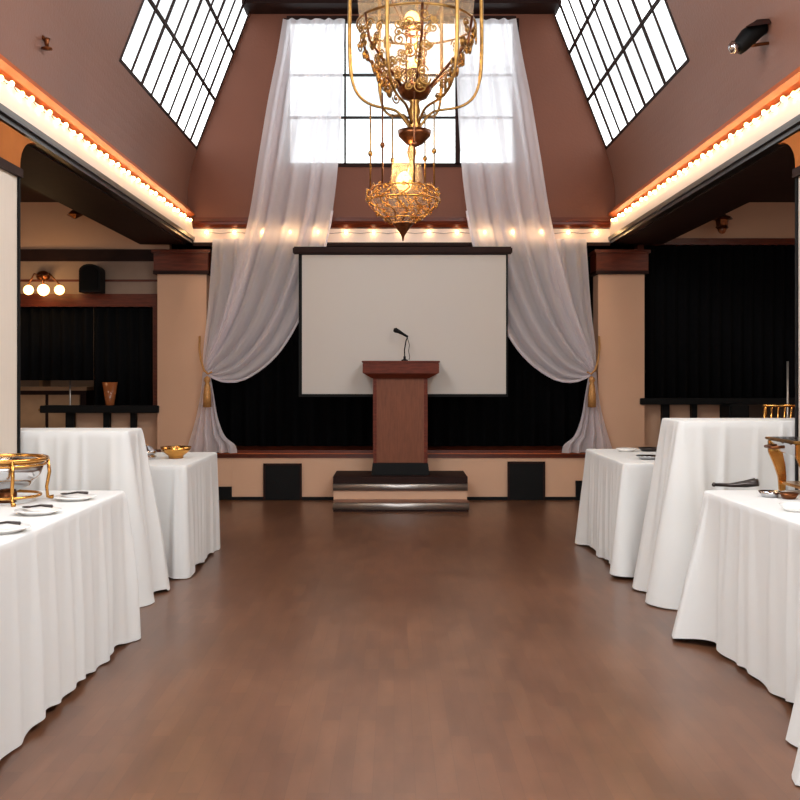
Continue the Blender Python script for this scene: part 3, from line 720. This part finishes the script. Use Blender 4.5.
# scrollwork
def scroll(c, u, v, r, turns=1.6, tr=.005, hand=1):
    return [c+u*(r*(1-k/28*.85)*math.cos(hand*2*PI*turns*k/28))+v*(r*(1-k/28*.85)*math.sin(hand*2*PI*turns*k/28)) for k in range(29)]
rnd = random.Random(4)
for k in range(6):
    a = k*PI/3+.08+PI/6+(.1 if k % 2 else -.1); bm = nb()
    for j in range(26):
        aa = a+rnd.uniform(-.34,.34); yy = rnd.uniform(28, 94); rr = .42 if yy < 40 else .42-.24*(yy-40)/54
        d = Vector((math.cos(aa), math.sin(aa), 0)); u = Vector((-d.y, d.x, 0))
        cc = Vector((cu,CHY,Z(yy)))+d*(rr+.012)
        add_tube(bm, scroll(cc, u, Vector((0,0,1)), rnd.uniform(.025,.05), 1.5, hand=rnd.choice((-1,1))), .006, 5)
        add_ball(bm, cc, .009, (1,1,1), 6, 4)
    obj('filigree', bm, 'brass', t, True)
# lamps
for y, r in ((20,.055), (66,.05)):
    obj('lamp_globe', add_ball(nb(), Vector((ch(412,0).x, CHY, Z(y))), r, (1,1,1.15), 20, 12), 'lampwarm', t, True)
    obj('lamp_cup', add_lathe(nb(), [(.02,-.075),(.075,-.055),(.085,-.035),(.06,-.04)], (ch(412,0).x, CHY, Z(y)), 20), 'bronze', t, True)
obj('centre_stem', add_tube(nb(), [(cu,CHY,Z(-58)),(cu+.01,CHY,Z(20)),(chub,CHY,Z(90))], .01, 8), 'brass', t, True)
# hub
obj('hub_cup', add_lathe(nb(), [(.02,Z(102)),(.09,Z(98)),(.125,Z(90)),(.12,Z(87)),(.05,Z(90)),(.001,Z(90))], (chub,CHY,0), 28), 'bronze', t, True)
obj('hub_column', add_lathe(nb(), [(.03,Z(90)),(.05,Z(98)),(.032,Z(104)),(.045,Z(112)),(.03,Z(118)),(.055,Z(126)),(.035,Z(134))], (chub,CHY,0), 24), 'brass', t, True)
obj('lower_cup', add_lathe(nb(), [(.015,Z(147)),(.06,Z(144)),(.115,Z(136)),(.122,Z(131)),(.1,Z(134)),(.03,Z(136))], (chub,CHY,0), 28), 'bronze', t, True)
obj('lower_stem', add_lathe(nb(), [(.02,Z(144)),(.035,Z(152)),(.018,Z(162)),(.03,Z(172)),(.02,Z(188))], (chub-.02,CHY,0), 20), 'brass', t, True)
# lower lantern
obj('glass_chimney', add_lathe(nb(), [(.1,Z(150)),(.105,Z(165)),(.12,Z(185)),(.1,Z(200))], (cl+.03,CHY,0), 32), 'shade', t, True)
obj('lamp_globe', add_ball(nb(), Vector((cl+.01, CHY, Z(182))), .06, (1,1,1.2), 18, 12), 'lampwarm', t, True)
prof = [(.20,Z(186)),(.255,Z(192)),(.26,Z(201)),(.22,Z(209)),(.14,Z(218)),(.075,Z(224)),(.05,Z(228)),(.035,Z(231)),(.012,Z(236)),(.004,Z(241))]
obj('basket_glass', add_lathe(nb(), [(r*.9, z) for r, z in prof[1:6]], (cl,CHY,0), 40), 'shade', t, True)
obj('finial', add_lathe(nb(), prof[5:]+[(.001,Z(241))], (cl,CHY,0), 20), 'bronze', t, True)
bm = nb()
add_tube(bm, ring((cl,CHY,Z(201)), .26, 0, 48), .008, 8, True); add_tube(bm, ring((cl,CHY,Z(189)), .23, 0, 48), .006, 8, True)
add_tube(bm, ring((cl,CHY,Z(219)), .14, 0, 32), .006, 8, True)
def rad(y):
    z = Z(y)
    for (r0,z0),(r1,z1) in zip(prof, prof[1:]):
        if z0 >= z >= z1: return r0+(r1-r0)*(z0-z)/(z0-z1)
    return .2
for k in range(12):
    a = k*PI/6; pts = []
    for j in range(12):
        y = 187+j*3.2; aa = a+.18*math.sin(j*.9); pts.append(Vector((cl+rad(y)*math.cos(aa), CHY+rad(y)*math.sin(aa), Z(y))))
    add_tube(bm, pts, .006, 6)
for j in range(110):
    aa = rnd.uniform(0, 2*PI); yy = rnd.uniform(186, 222); rr = rad(yy)+.006
    d = Vector((math.cos(aa), math.sin(aa), 0)); u = Vector((-d.y, d.x, 0)); cc = Vector((cl,CHY,Z(yy)))+d*rr
    add_tube(bm, scroll(cc, u, Vector((0,0,1)), rnd.uniform(.014,.03), 1.3, hand=rnd.choice((-1,1))), .004, 5)
obj('basket', bm, 'gold', t, True)
for k, a in enumerate((PI, PI+.9, PI+1.9, -.35, .8, 1.9)):
    d = Vector((math.cos(a), math.sin(a), 0)); bm = nb()
    p0_ = Vector((cl,CHY,Z(106 if k not in (1,2) else 100)))+d*.235; p1_ = Vector((cl,CHY,Z(188)))+d*.235
    add_tube(bm, [p0_, p0_.lerp(p1_, .5), p1_], .006, 6); add_ball(bm, p0_.lerp(p1_, .58), .018, (1,1,1.2), 10, 7)
    obj('hanging_rod', bm, 'bronze' if k in (1,2) else 'brass', t, True)

# ------------------------------------------------------------------ string lights
def light(kind, name, loc, energy, col=(1,1,1), size=.03, rot=None, sy=None, spread=None):
    d = bpy.data.lights.new(name, kind); d.energy = energy; d.color = col
    if kind == 'POINT': d.shadow_soft_size = size
    if kind == 'AREA':
        d.size = size
        if sy: d.shape = 'RECTANGLE'; d.size_y = sy
    o = bpy.data.objects.new(name, d); C.objects.link(o); o.location = loc
    if rot: o.rotation_euler = rot
    return o
WARM = (1, .72, .4)
def bulb_string(pts, label, e, nrm):
    base = Vector(pts[0])
    t = thing('string_lights', label, 'string lights', base, world=True)
    w = []
    for i, p in enumerate(pts):
        w.append(Vector(p)+Vector((0,0,.0)))
        if i < len(pts)-1: w.append((Vector(p)+Vector(pts[i+1]))/2-Vector((0,0,.015)))
    obj('wire', add_tube(nb(), w, .0025, 5), 'dark', t)
    me = None
    for p in pts:
        if me is None:
            b = obj('bulb', add_ball(nb(), (0,0,0), .0135, (1,1,1.25), 10, 7), 'bulb', None, True); me = b.data
        else:
            b = bpy.data.objects.new('bulb', me); C.objects.link(b)
        b.parent = t; b.location = Vector(p)-base
        l_ = light('POINT', 'bulb_glow', Vector(p)+Vector(nrm)*.03+Vector((0,0,-.005)), e, WARM, .02)
ys = [1.3+.155*k for k in range(61)]
bulb_string([(XC-2.235, y, 2.985+.008*math.sin(y*20.27)) for y in ys], 'warm string lights along the left ceiling fascia', .21, (1,0,0))
bulb_string([(XC+2.235, y, 2.985+.008*math.sin(y*20.27)) for y in ys], 'warm string lights along the right ceiling fascia', .21, (-1,0,0))
bulb_string([(XC-2.1+.3*k, BK-.022, 2.89) for k in range(15)], 'warm string lights along the back fascia above the screen', .18, (0,-1,0))

# ------------------------------------------------------------------ fixtures
# spotlight on right slope
c = P(754, 33, 6.35)
t = thing('spotlight', 'black adjustable spotlight mounted on the right sloping ceiling', 'spotlight', c, world=True)
q = lambda x, y, dy=0: P(x, y, 6.35+dy)
zc = c.z; wx = XC+sx(zc)
obj('mounting_plate', add_prism(nb(), [(745,27),(757,19.5),(769,18.5),(772,23),(760,25)], lambda p, s: q(p[0], p[1], s)+Vector((.0,0,0)), -.1, .1), 'dark', t)
bm = nb(); add_tube(bm, [q(770,26), q(758,29), q(748,37), q(740,46), q(737,48.5)], [.03,.055,.06,.05,.046], 20); obj('housing', bm, 'black', t, True)
bm = nb(); add_tube(bm, [q(735,47), q(731,49.5), q(729.5,50.3)], [.046,.03,.012], 16); obj('lens', bm, 'steel', t, True)
obj('yoke', add_tube(nb(), [q(768,22), q(776,32), q(777,38), q(770,43), q(755,45), q(748,46)], .011, 8), 'bronze', t, True)
obj('arm', add_tube(nb(), [q(768,22), (wx+.02, 6.35, q(768,22).z)], .02, 10), 'black', t, True)
# small sprinkler on left slope
c = P(47, 42, 6.3)
t = thing('sprinkler_head', 'small bronze sprinkler head on the left sloping ceiling', 'sprinkler', c, world=True)
obj('pipe', add_tube(nb(), [c, (XC-sx(c.z)-.02, 6.3, c.z+.06)], .012, 8), 'bronze', t, True)
obj('head', add_lathe(nb(), [(.001,-.05),(.035,-.045),(.035,-.038),(.012,-.03),(.016,0),(.022,.02),(.001,.03)], c, 16), 'bronze', t, True)
# lantern right
c = P(722, 222, 10.6)
t = thing('pendant_lantern', 'small bronze lantern pendant hanging in the right aisle', 'lantern', c, world=True)
obj('stem', add_tube(nb(), [(c.x,c.y,c.z+.12),(c.x,c.y,ZA)], .01, 8), 'bronze', t, True)
bm = nb(); add_lathe(bm, [(.012,.16),(.03,.13),(.02,.1),(.05,.07),(.11,.045),(.115,.03),(.07,.02),(.06,-.04),(.07,-.06),(.05,-.075)], c, 6); obj('shade', bm, 'bronze', t)
obj('bulb', add_ball(nb(), c+Vector((0,0,-.075)), .045, (1,1,1.15), 14, 9), 'amber', t, True)
c = P(75, 214, 10.6)
t = thing('pendant_lantern', 'bronze ceiling pendant partly hidden by the left beam', 'lantern', c, world=True)
obj('stem', add_tube(nb(), [(c.x,c.y,c.z+.03),(c.x,c.y,ZA)], .01, 8), 'bronze', t, True)
obj('shade', add_lathe(nb(), [(.012,.05),(.05,.03),(.09,-.01),(.05,-.03),(.012,-.05)], c, 6), 'bronze', t)
# three globe fixture at left
c = P(43, 276, 10.9)
t = thing('wall_light', 'wall light with three glowing globes high on the far left wall', 'wall light', c, world=True)
bm = nb(); add_ball(bm, c+Vector((0,.0,.0)), .075, (1,.6,.8)); obj('bracket', bm, 'bronze', t, True)
for x in (28.5, 43.5, 59.5):
    g = P(x, 290, 10.7)
    a_ = obj('arm', add_tube(nb(), [c+Vector((0,-.03,0)), Vector(((c.x+g.x)/2,10.75,c.z+.01)), g+Vector((0,0,.06))], .009, 8), 'bronze', t, True)
    gl = obj('globe', add_ball(nb(), g, .052 if x != 43.5 else .062), 'globe', None, True); gl.parent = a_
light('POINT', 'wall_light_glow', (c.x, 10.55, c.z-.12), 4, WARM, .06)
# speaker
c = P(92, 279, 10.85); t = thing('speaker', 'black rounded speaker mounted high on the far left wall', 'speaker', c, world=True)
bm = nb(); pts = [(-.115,-.15),(.115,-.15),(.115,.08)]+[(.115*math.cos(a), .08+.075*math.sin(a)) for a in [PI*k/10 for k in range(1,10)]]+[(-.115,.08)]
add_prism(bm, pts, lambda p, s: (c.x+p[0], s, c.z+p[1]), 10.76, 10.95); obj('cabinet', bm, 'black', t)
obj('grille', add_prism(nb(), [(p[0]*.85, p[1]*.85) for p in pts], lambda p, s: (c.x+p[0], s, c.z+p[1]), 10.75, 10.76), 'drape', t)
obj('bracket', add_box(nb(), c.x-.03, c.x+.03, 10.95, AW, c.z-.03, c.z+.03), 'black', t)

for o in bpy.data.objects:
    if '_w' in o: del o['_w']

# ------------------------------------------------------------------ light
light('POINT', 'chandelier_glow', (ch(412,0).x, CHY-.02, Z(43)), 14, (1,.72,.4), .05)
light('POINT', 'chandelier_low_glow', (cl, CHY, Z(170)), 4, (1,.66,.3), .03)
FILL_COL = (.93,.97,1)
ang = math.atan2(XL1-XL2, ZS2-ZS1)
for sg in (-1, 1):   # main fill: added area lights laid over the unseen near skylights
    zc = (ZS1+ZS2)/2; x = XC+sg*(sx(zc)-.03)
    o = light('AREA', 'near_fill', (x, 2.8, zc), 240, FILL_COL, 5.0, None, 1.45)
    d = Vector((-sg*math.cos(ang), 0, -math.sin(ang))).normalized()
    o.rotation_euler = d.to_track_quat('-Z', 'X').to_euler()
    # lie with the long side along Y
    zax = -d; xax = Vector((0,1,0)); yax = zax.cross(xax)
    o.rotation_euler = Matrix((xax, yax, zax)).transposed().to_euler()
# added frontal fill at the solid wall behind the camera
light('AREA', 'front_fill', (0, Y0+.05, 2.2), 275, (.97,.98,1), 7.5, (PI/2, 0, 0), 2.6)
# warm fill added under the aisle ceilings, without fixtures
for sg in (-1, 1):
    for y in (3.0, 7.5): light('AREA', 'aisle_fill', (sg*4.1, y, ZA-.03), 26, (1,.85,.7), .9, (0,0,0))
light('AREA', 'rear_room_lamp', (-4.3, 12.2, ZA-.03), 7, (1,.8,.6), .6, (0,0,0))

w = bpy.data.worlds.new('sky'); S.world = w; w.use_nodes = True
n = w.node_tree.nodes; l = w.node_tree.links; bg = n['Background']
tc = n.new('ShaderNodeTexCoord'); nz = n.new('ShaderNodeTexNoise'); nz.inputs['Scale'].default_value = 5; nz.inputs['Detail'].default_value = 3
l.new(tc.outputs['Generated'], nz.inputs['Vector'])
cr = n.new('ShaderNodeValToRGB'); cr.color_ramp.elements[0].position = .41; cr.color_ramp.elements[1].position = .55
cr.color_ramp.elements[0].color = (.4,.41,.42,1); cr.color_ramp.elements[1].color = (1,1,1,1)
l.new(nz.outputs['Fac'], cr.inputs['Fac']); l.new(cr.outputs['Color'], bg.inputs['Color']); bg.inputs['Strength'].default_value = 3.6

# ------------------------------------------------------------------ camera
cd = bpy.data.cameras.new('camera'); cam = bpy.data.objects.new('camera', cd); C.objects.link(cam)
cam.location = (0, 0, H); cam.rotation_euler = (PI/2, 0, 0)
cd.sensor_width = 36; cd.lens = 36*F/800; cd.shift_x = (400-CX)/800; cd.shift_y = (CY-400)/800
cd.clip_start = .05
S.camera = cam
S.view_settings.view_transform = 'Standard'; S.view_settings.look = 'None'; S.view_settings.gamma = 1
S.view_settings.use_curve_mapping = False; S.view_settings.exposure = 0
